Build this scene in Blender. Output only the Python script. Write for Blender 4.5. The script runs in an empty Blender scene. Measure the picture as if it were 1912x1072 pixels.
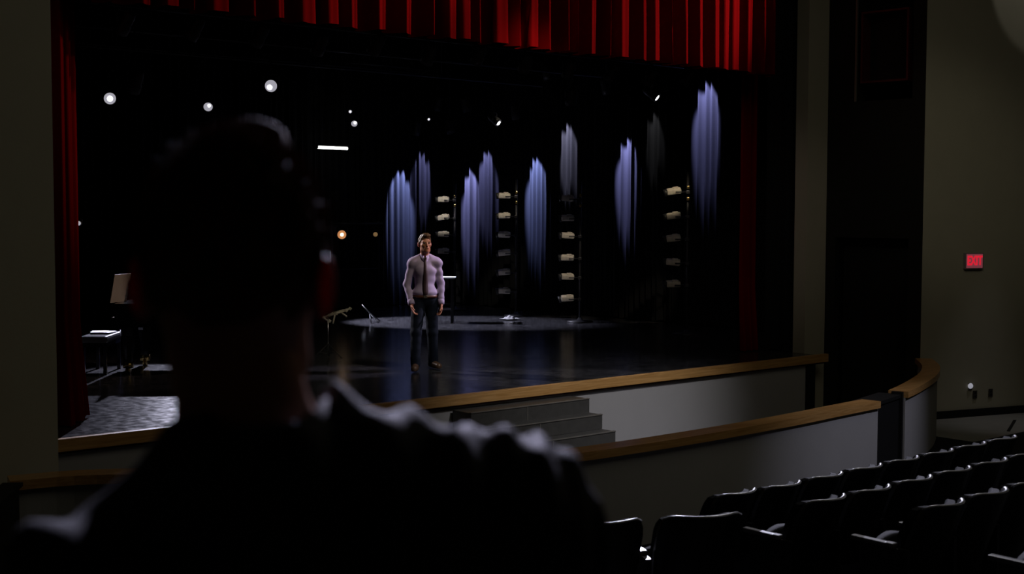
import bpy, bmesh, math, random
import numpy as np
from mathutils import Vector, Matrix, Quaternion
random.seed(7); RNG = np.random.default_rng(7)
SC = bpy.context.scene
COL = SC.collection
PI = math.pi
def R(d): return math.radians(d)

# ------------------------------------------------------------------ camera, world, lights, exposure
CAM = Vector((-10.3, -12.0, 3.0))
def make_camera():
    th, roll = R(40), 0.0024
    pitch = math.atan(136 / 2400)
    fh = Vector((math.sin(th), math.cos(th), 0)); r = Vector((math.cos(th), -math.sin(th), 0)); u = Vector((0, 0, 1))
    f = fh * math.cos(pitch) - u * math.sin(pitch); u2 = r.cross(f)
    r3 = r * math.cos(roll) + u2 * math.sin(roll); u3 = -r * math.sin(roll) + u2 * math.cos(roll)
    m = Matrix((r3, u3, -f)).transposed().to_4x4(); m.translation = CAM
    cd = bpy.data.cameras.new('camera'); o = bpy.data.objects.new('camera', cd); COL.objects.link(o)
    o.matrix_world = m
    cd.sensor_width = 36; cd.lens = 36 * 2400 / 1912; cd.clip_start = .05; cd.clip_end = 200
    cd.dof.use_dof = True; cd.dof.focus_distance = 18.5; cd.dof.aperture_fstop = 3.6
    SC.camera = o
make_camera()
SC.view_settings.view_transform = 'Standard'; SC.view_settings.look = 'None'
SC.view_settings.exposure = 0; SC.view_settings.gamma = 1; SC.view_settings.use_curve_mapping = False
W = bpy.data.worlds.new('world'); SC.world = W; W.use_nodes = True
W.node_tree.nodes['Background'].inputs[0].default_value = (0.0, 0.0, 0.0, 1); W.node_tree.nodes['Background'].inputs[1].default_value = 0

def spot(name, loc, aim, power, color, size=40, blend=.5, radius=.06):
    l = bpy.data.lights.new(name, 'SPOT'); l.energy = power; l.color = color; l.spot_size = R(size); l.spot_blend = blend; l.shadow_soft_size = radius
    o = bpy.data.objects.new(name, l); COL.objects.link(o); o.location = loc
    o.rotation_euler = (Vector(aim) - Vector(loc)).to_track_quat('-Z', 'Y').to_euler()
    return o
def area(name, loc, aim, power, color, sx, sy):
    l = bpy.data.lights.new(name, 'AREA'); l.energy = power; l.color = color; l.shape = 'RECTANGLE'; l.size = sx; l.size_y = sy
    o = bpy.data.objects.new(name, l); COL.objects.link(o); o.location = loc
    o.rotation_euler = (Vector(aim) - Vector(loc)).to_track_quat('-Z', 'Y').to_euler()
    return o
WARM = (1, .93, .72); LAV = (.78, .78, 1.0); BLUE = (.36, .44, 1.0); NEUT = (.95, .93, 1.0)
# house lights turned low over the seats
def ahead(p, q, d=.26):
    p, q = Vector(p), Vector(q); return p + (q - p).normalized() * d
area('house_light', (0, -7.5, 8.6), (0, -6.5, 0), 50, WARM, 9, 5)
spot('house_downlight', (.4, -7.0, 8.2), (1.0, -.2, .7), 1250, NEUT, 34, 1., .25)
spot('house_downlight', (3.4, -9.6, 7.6), (1.9, -3.6, .75), 640, LAV, 30, 1., .15)
spot('house_downlight', (-3.6, -3.9, 6.7), (-9.7, -10.85, 2.75), 4200, (.74, .72, 1), 10, .6, .05)
spot('wall_washer', (7.85, -3.66, 7.6), (8.35, -2.14, 6.85), 13, (1, .97, .9), 60, .12, .03)
spot('aisle_downlight', (7.6, -3.6, 6.6), (7.0, -2.3, -.5), 85, NEUT, 24, 1., .1)
spot('house_downlight', (2.8, -2.6, 7.6), (-1.9, -7.2, 1.0), 620, NEUT, 42, .8, .08)  # spot added to brighten seat tops, armrests and cushions
spot('wall_fill', (-2.0, -6.5, 7.4), (6.7, -1.6, 3.6), 150, WARM, 22, 1., .2)  # added fill, lifts the near edge of the right wall
# front light on the valance, from the right side of the house
spot('valance_light', (8.5, -4.0, 7.4), (2.0, .2, 5.7), 3000, (1, .7, .6), 31, .7, .1)
spot('valance_light', (2.0, -2.2, 7.4), (-3.0, .2, 5.7), 700, (1, .7, .6), 34, .8, .1)  # second spot added to brighten the left part of the valance
spot('curtain_fill', (-3.0, -6.0, 6.6), (5.0, .8, 2.9), 130, (1, .85, .75), 20, .9, .1)  # added fill for the dim right-hand red curtain, no fixture
# stage lights
MAN = (-.13, 1.95, 1.9)
spot('key_light', (5.0, -.7, 5.8), MAN, 1550, (.90, .78, .98), 12, .6, .08)
spot('rim_light', ahead((-2.35, 7.0, 4.75), (-.13, 1.95, 2.1)), (-.13, 1.95, 2.1), 1300, (1, .93, .95), 18, .5, .05)
spot('back_light', ahead((.29, 9.0, 4.9), (-3.95, 3.0, .9)), (-3.95, 3.0, .9), 4300, LAV, 21, .3, .05)
for a in ((-4.2, -7.3, 1.4), (-1.2, -7.0, 1.2)): spot('seat_backlight', ahead((5.32, 3, 5.0), a), a, 8000, LAV, 14, .5, .05)
spot('pool_light', ahead((1.7, 11.2, 5.0), (4.6, 8.0, .9)), (4.6, 8.0, .9), 5400, LAV, 34, .5, .05)
for yb, zb, pw, sz, c in ((10.47, 2.98, 650, 9, (1, .93, .86)), (8.39, 3.25, 380, 10, (1, .88, .7)), (6.46, 1.95, 420, 12, (1, .86, .7)), (3.4, 3.35, 430, 9, (1, .84, .6))):
    spot('boom_light', (4.2, yb - 3.0, 6.4), (6.6 if yb > 4 else 6.3, yb, zb), pw, c, sz, .7, .04)  # narrow spots added to shape the light on each boom's lamp tops
spot('floor_patch_fill', (0.0, -1.5, 6.6), (.4, 3.3, .9), 240, (1, .9, .6), 30, .9, .2)  # added warm spot for a dim warm patch on the stage floor

# ------------------------------------------------------------------ materials
def mat(name, col, rough=.6, metal=0., spec=.5, emit=None, estr=0., noise=0., nscale=8., bump=0., bscale=60., coat=0., sheen=0.):
    m = bpy.data.materials.new(name); m.use_nodes = True
    nt = m.node_tree; b = nt.nodes['Principled BSDF']
    b.inputs['Base Color'].default_value = (*col, 1); b.inputs['Roughness'].default_value = rough; b.inputs['Metallic'].default_value = metal
    b.inputs['Specular IOR Level'].default_value = spec
    if coat: b.inputs['Coat Weight'].default_value = coat; b.inputs['Coat Roughness'].default_value = .15
    if sheen: b.inputs['Sheen Weight'].default_value = sheen
    if emit: b.inputs['Emission Color'].default_value = (*emit, 1); b.inputs['Emission Strength'].default_value = estr
    tc = nt.nodes.new('ShaderNodeTexCoord')
    if noise:
        n = nt.nodes.new('ShaderNodeTexNoise'); n.inputs['Scale'].default_value = nscale; n.inputs['Detail'].default_value = 5
        nt.links.new(tc.outputs['Object'], n.inputs['Vector'])
        mx = nt.nodes.new('ShaderNodeMix'); mx.data_type = 'RGBA'; mx.inputs[6].default_value = (*[c * (1 - noise) for c in col], 1); mx.inputs[7].default_value = (*[min(1, c * (1 + noise)) for c in col], 1)
        nt.links.new(n.outputs['Fac'], mx.inputs[0]); nt.links.new(mx.outputs[2], b.inputs['Base Color'])
    if bump:
        n2 = nt.nodes.new('ShaderNodeTexNoise'); n2.inputs['Scale'].default_value = bscale; n2.inputs['Detail'].default_value = 3
        nt.links.new(tc.outputs['Object'], n2.inputs['Vector'])
        bp = nt.nodes.new('ShaderNodeBump'); bp.inputs['Strength'].default_value = bump; bp.inputs['Distance'].default_value = .02
        nt.links.new(n2.outputs['Fac'], bp.inputs['Height']); nt.links.new(bp.outputs['Normal'], b.inputs['Normal'])
    return m
def wood_mat(name, c0, c1):
    m = mat(name, c0, .34, coat=.15); nt = m.node_tree; b = nt.nodes['Principled BSDF']
    tc = nt.nodes.new('ShaderNodeTexCoord'); mp = nt.nodes.new('ShaderNodeMapping'); mp.inputs['Scale'].default_value = (1.2, 14, 26)
    n = nt.nodes.new('ShaderNodeTexNoise'); n.inputs['Scale'].default_value = 2.2; n.inputs['Detail'].default_value = 6; n.inputs['Distortion'].default_value = .6
    cr = nt.nodes.new('ShaderNodeValToRGB'); cr.color_ramp.elements[0].position = .32; cr.color_ramp.elements[0].color = (*c0, 1); cr.color_ramp.elements[1].position = .7; cr.color_ramp.elements[1].color = (*c1, 1)
    nt.links.new(tc.outputs['Object'], mp.inputs[0]); nt.links.new(mp.outputs[0], n.inputs['Vector']); nt.links.new(n.outputs['Fac'], cr.inputs[0]); nt.links.new(cr.outputs[0], b.inputs['Base Color'])
    return m
def stage_floor_mat():
    m = mat('stage_floor', (.02, .02, .022), .2); nt = m.node_tree; b = nt.nodes['Principled BSDF']
    tc = nt.nodes.new('ShaderNodeTexCoord')
    def noise(scale, sc, det=4, dist=0):
        mp = nt.nodes.new('ShaderNodeMapping'); mp.inputs['Scale'].default_value = sc; mp.inputs['Rotation'].default_value = (0, 0, R(random.uniform(-20, 20)))
        n = nt.nodes.new('ShaderNodeTexNoise'); n.inputs['Scale'].default_value = scale; n.inputs['Detail'].default_value = det; n.inputs['Distortion'].default_value = dist
        nt.links.new(tc.outputs['Object'], mp.inputs[0]); nt.links.new(mp.outputs[0], n.inputs['Vector']); return n
    def ramp(n, p0, c0, p1, c1):
        cr = nt.nodes.new('ShaderNodeValToRGB'); cr.color_ramp.elements[0].position = p0; cr.color_ramp.elements[0].color = (*c0, 1); cr.color_ramp.elements[1].position = p1; cr.color_ramp.elements[1].color = (*c1, 1)
        nt.links.new(n.outputs['Fac'], cr.inputs[0]); return cr
    a = ramp(noise(3.5, (1, 1, 1), 8), .35, (.012, .012, .014), .75, (.04, .04, .044))
    s = ramp(noise(6, (9, 1.2, 1), 6, 1.2), .58, (0, 0, 0), .70, (.10, .10, .108))
    s2 = ramp(noise(5, (1.0, 12, 1), 6, 1.0), .58, (0, 0, 0), .70, (.09, .09, .097))
    def add(x, y):
        mx = nt.nodes.new('ShaderNodeMix'); mx.data_type = 'RGBA'; mx.blend_type = 'ADD'; mx.inputs[0].default_value = 1
        nt.links.new(x, mx.inputs[6]); nt.links.new(y, mx.inputs[7]); return mx.outputs[2]
    sp = ramp(noise(46, (1, 2.2, 1), 3), .55, (0, 0, 0), .74, (.06, .06, .065))
    c = add(add(add(a.outputs[0], s.outputs[0]), s2.outputs[0]), sp.outputs[0])
    nt.links.new(c, b.inputs['Base Color'])
    r = ramp(noise(11, (1, 1, 1), 6), .35, (.15, .15, .15), .75, (.25, .25, .25))
    nt.links.new(r.outputs[0], b.inputs['Roughness'])
    return m
M = dict(
    beige=mat('beige_paint', (.46, .43, .33), .75, noise=.06, nscale=3, bump=.05, bscale=90),
    grey=mat('grey_paint', (.44, .43, .42), .7, noise=.05, nscale=3, bump=.05, bscale=90),
    black=mat('black_paint', (.012, .012, .012), .7, spec=.2),
    dark=mat('charcoal_paint', (.011, .0105, .009), .8, spec=.2, noise=.2),
    drape=mat('black_velour', (.010, .010, .011), .95, spec=.05, bump=.1, bscale=200),
    red=mat('red_velour', (.13, .0008, .0015), .9, spec=.01, bump=.1, bscale=200),
    dark_red=mat('dark_red_tint', (.07, .002, .005), .6),  # on the slot frame this red stands for red light
    wood=wood_mat('oak_trim', (.50, .25, .07), (.72, .41, .15)),
    carpet=mat('dark_carpet', (.02, .02, .02), .95, spec=.05, noise=.4, nscale=60),
    aisle=mat('aisle_concrete', (.26, .255, .23), .8, noise=.15, nscale=4),
    step=mat('step_vinyl', (.07, .068, .062), .42, noise=.3, nscale=14),
    nosing=mat('step_nosing', (.16, .15, .13), .4),
    stage=stage_floor_mat(),
    metal=mat('black_metal', (.03, .03, .032), .4, metal=.3),
    chrome=mat('chrome', (.7, .7, .68), .22, metal=1.),
    brass=mat('brass', (.75, .55, .2), .22, metal=1.),
    lamp_grey=mat('painted_lamp_housing', (.66, .60, .50), .5, noise=.25, nscale=20),
    lamp_dark=mat('black_lamp_housing', (.02, .02, .02), .45),
    lens=mat('dark_lens', (.1, .1, .11), .08),
    white_lens=mat('lit_lens', (.6, .6, .65), .3, emit=(.9, .88, 1), estr=.38),
    white_bulb=mat('lit_bulb', (1, 1, 1), .3, emit=(1, .98, 1), estr=6),
    amber_lens=mat('amber_lens', (.5, .3, .1), .3, emit=(1, .42, .16), estr=.55),
    amber_bulb=mat('amber_bulb', (1, .8, .5), .3, emit=(1, .8, .5), estr=3.5),
    dim_bulb=mat('dim_amber_bulb', (.5, .4, .2), .3, emit=(1, .6, .25), estr=.16),
    tube=mat('fluorescent_tube', (1, 1, 1), .3, emit=(1, 1, .96), estr=5),
    seat=mat('black_upholstery', (.008, .008, .009), .9, spec=.1, bump=.15, bscale=220),
    shell=mat('black_seat_shell', (.012, .012, .013), .3, spec=.8),
    edge_glint=mat('grey_edge_glint', (.30, .30, .32), .3, spec=.8),  # paler grey carries the light caught on seat and arm edges
    arm=mat('grey_armrest', (.14, .14, .15), .38),
    piano=mat('black_lacquer', (.006, .006, .007), .08, coat=.6),
    ivory=mat('ivory_keys', (.75, .72, .62), .3),
    cloth=mat('white_cloth', (.3, .3, .31), .8),
    paper=mat('white_paper', (.75, .75, .78), .7),
    sheet=mat('cream_paper', (.14, .12, .085), .7, noise=.08, nscale=6),
    ink=mat('ink', (.03, .02, .02), .7),
    leather=mat('bench_leather', (.10, .10, .11), .3, coat=.2),
    plastic_white=mat('white_plastic', (.8, .8, .82), .4, emit=(.85, .85, 1), estr=.28),
    plate=mat('dark_outlet_cover', (.05, .045, .04), .5),
    sign=mat('sign_housing', (.30, .25, .26), .5),
    signface=mat('sign_face', (.4, .05, .06), .5, emit=(.5, .11, .15), estr=.28),
    signred=mat('sign_letters', (.7, .02, .03), .5, emit=(1, .02, .05), estr=.62),
    skin=mat('skin', (.42, .17, .10), .5, noise=.08, nscale=30),
    lips=mat('lips', (.34, .10, .08), .5),
    hair=mat('brown_hair', (.10, .05, .024), .45, noise=.3, nscale=60),
    hair_dark=mat('dark_hair', (.10, .045, .022), .75, spec=.05, noise=.3, nscale=60),
    eye=mat('eye', (.06, .045, .04), .2),
    shirt=mat('lavender_shirt', (.44, .35, .54), .8, spec=.2, noise=.05, nscale=12),
    tie=mat('dark_tie', (.05, .022, .03), .6),
    jeans=mat('dark_jeans', (.006, .009, .018), .85, spec=.15, noise=.3, nscale=30),
    belt=mat('brown_belt', (.10, .035, .02), .4),
    buckle=mat('buckle', (.7, .6, .45), .3, metal=1.),
    shoe=mat('brown_shoe', (.09, .05, .03), .3),
    jacket=mat('black_jacket', (.030, .029, .034), .75, spec=.25, bump=.1, bscale=250),
    collar=mat('dark_collar', (.05, .045, .05), .8),
    trousers=mat('black_trousers', (.012, .012, .014), .8, spec=.15),
)
# ear skin lets light through
def ear_mat():
    m = mat('ear_skin', (.45, .14, .10), .5); nt = m.node_tree; b = nt.nodes['Principled BSDF']; out = nt.nodes['Material Output']
    t = nt.nodes.new('ShaderNodeBsdfTranslucent'); t.inputs[0].default_value = (.55, .02, .05, 1)
    mx = nt.nodes.new('ShaderNodeMixShader'); mx.inputs[0].default_value = .5
    nt.links.new(b.outputs[0], mx.inputs[1]); nt.links.new(t.outputs[0], mx.inputs[2]); nt.links.new(mx.outputs[0], out.inputs[0])
    return m
M['ear'] = ear_mat()

# ------------------------------------------------------------------ helpers
def setp(o, label=None, cat=None, group=None, kind=None):
    if label: o['label'] = label
    if cat: o['category'] = cat
    if group: o['group'] = group
    if kind: o['kind'] = kind
    return o
def empty(name, loc, rz=0, label=None, cat=None, group=None):
    o = bpy.data.objects.new(name, None); COL.objects.link(o); o.location = loc; o.rotation_euler = (0, 0, rz); o.empty_display_size = .1
    return setp(o, label, cat, group)
class MB:
    def __init__(s): s.v = []; s.f = []; s.sm = []; s.mi = []
    def add(s, vs, fs, smooth=False, mi=0):
        n = len(s.v); s.v += [tuple(v) for v in vs]
        for f in fs: s.f.append(tuple(i + n for i in f)); s.sm.append(smooth); s.mi.append(mi)
        return s
    def box(s, c, d, rot=None, bev=.0, mi=0):
        x, y, z = [k / 2 for k in d]
        if bev > 0:
            bm = bmesh.new(); bmesh.ops.create_cube(bm, size=1)
            for v in bm.verts: v.co = Vector((v.co.x * d[0], v.co.y * d[1], v.co.z * d[2]))
            bmesh.ops.bevel(bm, geom=bm.edges[:], offset=bev, segments=2, affect='EDGES', profile=.6)
            bm.verts.index_update(); vs = [v.co.copy() for v in bm.verts]; fs = [[v.index for v in f.verts] for f in bm.faces]; bm.free()
        else:
            vs = [Vector((a * x, b * y, e * z)) for a in (-1, 1) for b in (-1, 1) for e in (-1, 1)]
            fs = [(0, 1, 3, 2), (4, 6, 7, 5), (0, 4, 5, 1), (2, 3, 7, 6), (0, 2, 6, 4), (1, 5, 7, 3)]
        if rot is not None: vs = [rot @ v for v in vs]
        c = Vector(c); return s.add([v + c for v in vs], fs, False, mi)
    def tube(s, pts, rs, n=10, caps=True, mi=0, smooth=True):
        pts = [Vector(p) for p in pts]
        if not hasattr(rs, '__len__'): rs = [rs] * len(pts)
        vs = []; fs = []; prev = None
        for i, p in enumerate(pts):
            t = (pts[min(i + 1, len(pts) - 1)] - pts[max(i - 1, 0)]).normalized()
            if prev is None:
                a = t.orthogonal().normalized()
            else:
                a = (prev - t * prev.dot(t)).normalized()
            prev = a; b = t.cross(a)
            for k in range(n):
                an = 2 * PI * k / n; vs.append(p + (a * math.cos(an) + b * math.sin(an)) * rs[i])
        for i in range(len(pts) - 1):
            for k in range(n):
                k2 = (k + 1) % n; fs.append((i * n + k, i * n + k2, (i + 1) * n + k2, (i + 1) * n + k))
        s.add(vs, fs, smooth, mi)
        if caps:
            b0 = len(s.v) - len(vs)
            s.f.append(tuple(b0 + k for k in reversed(range(n)))); s.sm.append(False); s.mi.append(mi)
            e0 = b0 + (len(pts) - 1) * n; s.f.append(tuple(e0 + k for k in range(n))); s.sm.append(False); s.mi.append(mi)
        return s
    def lathe(s, prof, n=20, mi=0, origin=(0, 0, 0), smooth=True):
        o = Vector(origin); vs = []; fs = []
        for r, z in prof:
            for k in range(n): vs.append(o + Vector((r * math.cos(2 * PI * k / n), r * math.sin(2 * PI * k / n), z)))
        for i in range(len(prof) - 1):
            for k in range(n):
                k2 = (k + 1) % n; fs.append((i * n + k, i * n + k2, (i + 1) * n + k2, (i + 1) * n + k))
        fs.append(tuple(reversed(range(n)))); fs.append(tuple((len(prof) - 1) * n + k for k in range(n)))
        return s.add(vs, fs, smooth, mi)
    def prism(s, poly, z0, z1, mi=0):
        n = len(poly); vs = [Vector((x, y, z0)) for x, y in poly] + [Vector((x, y, z1)) for x, y in poly]
        fs = [tuple(reversed(range(n))), tuple(range(n, 2 * n))] + [(i, (i + 1) % n, n + (i + 1) % n, n + i) for i in range(n)]
        return s.add(vs, fs, False, mi)
    def mesh(s, name, mats):
        me = bpy.data.meshes.new(name); me.from_pydata(s.v, [], s.f)
        me.polygons.foreach_set('use_smooth', s.sm); me.polygons.foreach_set('material_index', s.mi)
        for m in (mats if isinstance(mats, (list, tuple)) else [mats]): me.materials.append(m)
        me.update(); return me
    def build(s, name, mats, parent=None, label=None, cat=None, group=None, kind=None):
        return link(name, s.mesh(name, mats), parent, label, cat, group, kind)
def link(name, me, parent=None, label=None, cat=None, group=None, kind=None):
    o = bpy.data.objects.new(name, me); COL.objects.link(o)
    if parent: o.parent = parent
    return setp(o, label, cat, group, kind)
def copy_tree(o, parent=None):
    c = o.copy(); COL.objects.link(c)
    if parent: c.parent = parent
    for ch in list(o.children): copy_tree(ch, c)
    return c
def fix_normals(me):
    bm = bmesh.new(); bm.from_mesh(me); bmesh.ops.recalc_face_normals(bm, faces=bm.faces); bm.to_mesh(me); bm.free()
S = 'structure'

def spline(pts, n=8):
    P = [Vector(p) for p in pts]; P = [2 * P[0] - P[1]] + P + [2 * P[-1] - P[-2]]; out = []
    for i in range(1, len(P) - 2):
        for k in range(n):
            t = k / n; a, b, c, d = P[i - 1:i + 3]
            out.append(.5 * ((2 * b) + (c - a) * t + (2 * a - 5 * b + 4 * c - d) * t * t + (3 * b - a - 3 * c + d) * t ** 3))
    out.append(P[-2]); return out
def ribbon(mb, path, x0, x1, z0, z1, mi=0):
    """box section swept along a plan path; x0..x1 is the offset to the right of the path"""
    n = len(path); vs = []; fs = []
    for i, p in enumerate(path):
        t = (path[min(i + 1, n - 1)] - path[max(i - 1, 0)]); t = Vector((t.x, t.y, 0)).normalized(); nr = Vector((t.y, -t.x, 0))
        for off, z in ((x0, z0), (x1, z0), (x1, z1), (x0, z1)): vs.append(Vector((p.x, p.y, 0)) + nr * off + Vector((0, 0, z)))
    for i in range(n - 1):
        for k in range(4): fs.append((i * 4 + k, i * 4 + (k + 1) % 4, i * 4 + 4 + (k + 1) % 4, i * 4 + 4 + k))
    fs += [(3, 2, 1, 0), tuple((n - 1) * 4 + k for k in range(4))]
    return mb.add(vs, fs)

# ------------------------------------------------------------------ house floor (raked in two fan-shaped blocks)
s25, c25 = math.sin(R(25)), math.cos(R(25))
def fl(x, y):
    d = max(0, -y - 4.4, -(x * s25 + y * c25) - 5.2); return .125 * d + .0025 * d * d
def floor_grid():
    mb = MB(); xs = np.arange(-15, 14.01, .25); ys = np.arange(-17, 0.01, .25); vs = []; fs = []; mis = []
    for y in ys:
        for x in xs: vs.append((x, y, fl(x, y)))
    nx = len(xs)
    for j in range(len(ys) - 1):
        for i in range(nx - 1):
            mb_x = xs[i] + .12; fs.append((j * nx + i, j * nx + i + 1, (j + 1) * nx + i + 1, (j + 1) * nx + i)); mis.append(1 if (mb_x > 5.2 and ys[j] > -3.1) else 0)
    me = bpy.data.meshes.new('floor'); me.from_pydata(vs, [], fs); me.materials.append(M['carpet']); me.materials.append(M['aisle'])
    me.polygons.foreach_set('material_index', mis); me.update()
    return link('floor', me, kind=S)
floor_grid()

# ------------------------------------------------------------------ shell of the house
def wall(name, pts, z0, z1, th, m, kind=S):
    mb = MB(); ribbon(mb, [Vector((x, y, 0)) for x, y in pts], 0, th, z0, z1); return mb.build(name, m, kind=kind)
H = 9.0
# right: angled wall facing the house, dark side return with recesses, beige pier
wall('wall_right', [(13.5, -3.69), (6.28, -1.52)], -.1, H, .25, M['beige'])
wall('wall_left', [(-6.40, -1.52), (-13.5, -3.65)], -.1, H, .25, M['beige'])
wall('wall_rear', [(-15, -16.5), (14, -16.5)], -.1, H, .25, M['beige'])
wall('wall_west', [(-14.5, -2), (-14.5, -17)], -.1, H, .25, M['beige'])
wall('wall_east', [(13.5, -17), (13.5, -2)], -.1, H, .25, M['beige'])
MB().box((-.5, -8.2, 9.1), (30, 17.5, .2)).build('ceiling', M['dark'], kind=S)
MB().box((5.83, .13, H / 2), (.5, .22, H)).build('wall_pier_right', M['beige'], kind=S)
MB().box((-6.11, .13, H / 2), (.44, .22, H)).build('wall_pier_left', M['beige'], kind=S)
MB().box((-.06, .14, 8.2), (11.3, .2, 1.7)).build('wall_header', M['beige'], kind=S)
# side return on the right: frame the doorway and the lighting slot
def side_return():
    A = Vector((6.07, .02, 0)); B = Vector((6.28, -1.52, 0)); d = (B - A); L = d.length; d.normalize(); n = Vector((-d.y, d.x, 0))  # n points to +x (behind)
    if n.x < 0: n = -n
    rot = Matrix((d, n, Vector((0, 0, 1)))).transposed()
    def bx(mb, s0, s1, z0, z1, o0, o1):
        c = A + d * ((s0 + s1) / 2) + n * ((o0 + o1) / 2) + Vector((0, 0, (z0 + z1) / 2)); mb.box(c, (s1 - s0, o1 - o0, z1 - z0), rot)
    mb = MB()
    bx(mb, 0, .16, 0, 2.66, .0, .14); bx(mb, L - .22, L, 0, 2.66, 0, .2)           # jambs
    bx(mb, 0, L, 2.66, 4.7, 0, .3)                                                  # bulkhead
    bx(mb, 0, .45, 4.7, H, 0, .3); bx(mb, L - .2, L, 4.7, H, 0, .3); bx(mb, .45, L - .2, 7.2, H, 0, .3)
    mb.build('wall_side_return', M['dark'], kind=S)
    mb = MB(); bx(mb, 0, L, 0, H, .95, 1.05); bx(mb, -.05, .02, 0, H, .3, 1.0); bx(mb, L - .3, L - .22, 0, 2.66, .2, 1.0)
    mb.build('wall_side_recess', M['black'], kind=S)
    mb = MB(); bx(mb, .15, L - .22, 0, 2.62, .30, .35); dr = mb.build('door_1', M['black'], kind=S)
    mb = MB(); bx(mb, .44, .465, 4.7, 7.2, -.012, .02); mb.build('trim_1', M['nosing'], kind=S)
    # lighting slot frame; its red light is put into the colour
    root = empty('slot_frame', A + d * .86 + Vector((0, 0, 4.98)), label='dark frame coloured for its red-lit edges around the black lighting slot high beside the stage', cat='frame')
    def part(nm, s0, s1, z0, z1, o0, o1, m):
        q = MB(); bx(q, s0, s1, z0, z1, o0, o1); q.v = [tuple(Vector(v) - root.location) for v in q.v]; q.build(nm, m, root)
    part('side_rail', .50, .53, 5.0, 6.0, .05, .3, M['dark_red']); part('side_rail', L - .33, L - .30, 5.0, 6.0, .05, .3, M['dark_red'])
    part('top_rail', .50, L - .30, 6.0, 6.03, .05, .3, M['dark_red']); part('bottom_rail', .50, L - .30, 4.97, 5.0, .05, .3, M['dark_red'])
    part('back_panel', .50, L - .30, 4.96, 6.04, .3, .33, M['black'])
side_return()
wall('wall_side_left', [(-6.19, .02), (-6.40, -1.50)], 0, H, .25, M['dark'])
# skirting on the right wall
wall('baseboard_right', [(13.4, -3.70), (6.29, -1.565)], 0, .11, .035, M['black'])

# joint across the bare aisle floor
ribbon(MB(), [Vector((7.347, -2.428, 0)), Vector((6.391, -2.856, 0))], -.02, .02, .0, .012).build('trim_9', M['black'], kind=S)

# ------------------------------------------------------------------ stage
MB().box((0, 6.37, .44), (18, 12.26, .92)).box((-.15, .035, .44), (11.46, .41, .92)).build('stage_floor', M['stage'], kind=S)
wall('wall_stage_front', [(5.36, -.172), (-6.2, -.172)], 0, .8, .03, M['grey'])
MB().box((5.47, -.182, .4), (.21, .02, .8)).build('trim_2', M['black'], kind=S)
MB().box((-.2, -.207, .841), (12.06, .07, .122), bev=.006).build('trim_3', M['wood'], kind=S)
MB().box((-.2, -.19, .769), (12.0, .04, .024)).build('trim_4', M['dark_red'], kind=S)
# stage steps
st = empty('stage_steps', (-.36, -.9, 0), label='dark grey portable steps of three visible treads against the stage front', cat='steps')
for k, (yf, zt) in enumerate([(-.55, .73), (-.78, .56), (-1.01, .385), (-1.24, .205)]):
    y1 = -.205; mb = MB(); mb.box((-.01, (yf + y1) / 2 + .9, zt - .0875), (1.86, y1 - yf, .175), bev=.006) if k < 4 else None
    s_ = mb.build('step', M['step'], st)
    MB().box((-.01, yf + .9 + .012, zt + .002), (1.86, .04, .012), bev=.003).build('nosing', M['nosing'], s_)
    MB().box((-.09, yf + .9 - .002, zt - .09), (.012, .006, .165)).build('joint_strip', M['nosing'], s_)

# ------------------------------------------------------------------ pit wall with oak cap
main = spline([(-6.95, -1.97), (-6.33, -2.16), (-5.2, -2.95), (-4.0, -3.55), (-2.9, -3.86), (-2.1, -3.93), (-1.25, -3.94), (-.45, -3.92), (.45, -3.87), (1.2, -3.80), (1.95, -3.74)] and [(x, y, 0) for x, y in [(-6.95, -1.97), (-6.33, -2.16), (-5.2, -2.95), (-4.0, -3.55), (-2.9, -3.86), (-2.1, -3.93), (-1.25, -3.94), (-.45, -3.92), (.45, -3.87), (1.2, -3.80), (1.95, -3.74)]], 5)
seg2 = spline([(x, y, 0) for x, y in [(2.87, -3.49), (3.3, -3.34), (3.74, -3.17), (4.2, -2.98), (4.66, -2.77), (5.2, -2.47), (5.62, -2.19), (6.2, -1.72)]], 5)
for i, pth in enumerate((main, seg2)):
    ribbon(MB(), pth, -.16, 0, -.05, .86).build('wall_pit_' + ('main', 'end')[i], M['grey'], kind=S)
    ribbon(MB(), pth, -.20, .035, .86, .935).build('trim_%d' % (5 + i), M['wood'], kind=S)
g = empty('pit_gate', (2.4, -3.5, 0), label='black gate panel between the two lengths of the curved oak-capped wall', cat='gate')
gp = [Vector((1.98 - 2.4, -3.66 + 3.5, 0)), Vector((2.84 - 2.4, -3.44 + 3.5, 0))]
ribbon(MB(), gp, -.07, .0, .03, .86).build('panel', M['black'], g)
ribbon(MB(), gp, -.26, .02, .86, .90).build('top_rail', M['black'], g)
ribbon(MB(), [Vector((2.80 - 2.4, -3.46 + 3.5, 0)), Vector((2.86 - 2.4, -3.44 + 3.5, 0))], -.1, .03, .0, .93).build('post', M['black'], g)
g = empty('pit_gate', (-7.0, -2.2, 0), label='black low panel at the left end of the curved oak-capped wall', cat='gate')
gp = [Vector((-1.5, -2.2, 0)), Vector((-.42, -.7, 0)), Vector((.09, .14, 0))]
ribbon(MB(), gp, -.07, 0, .03, .9).build('panel', M['black'], g)
ribbon(MB(), gp, -.12, .03, .9, .93).build('top_rail', M['black'], g)

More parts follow.
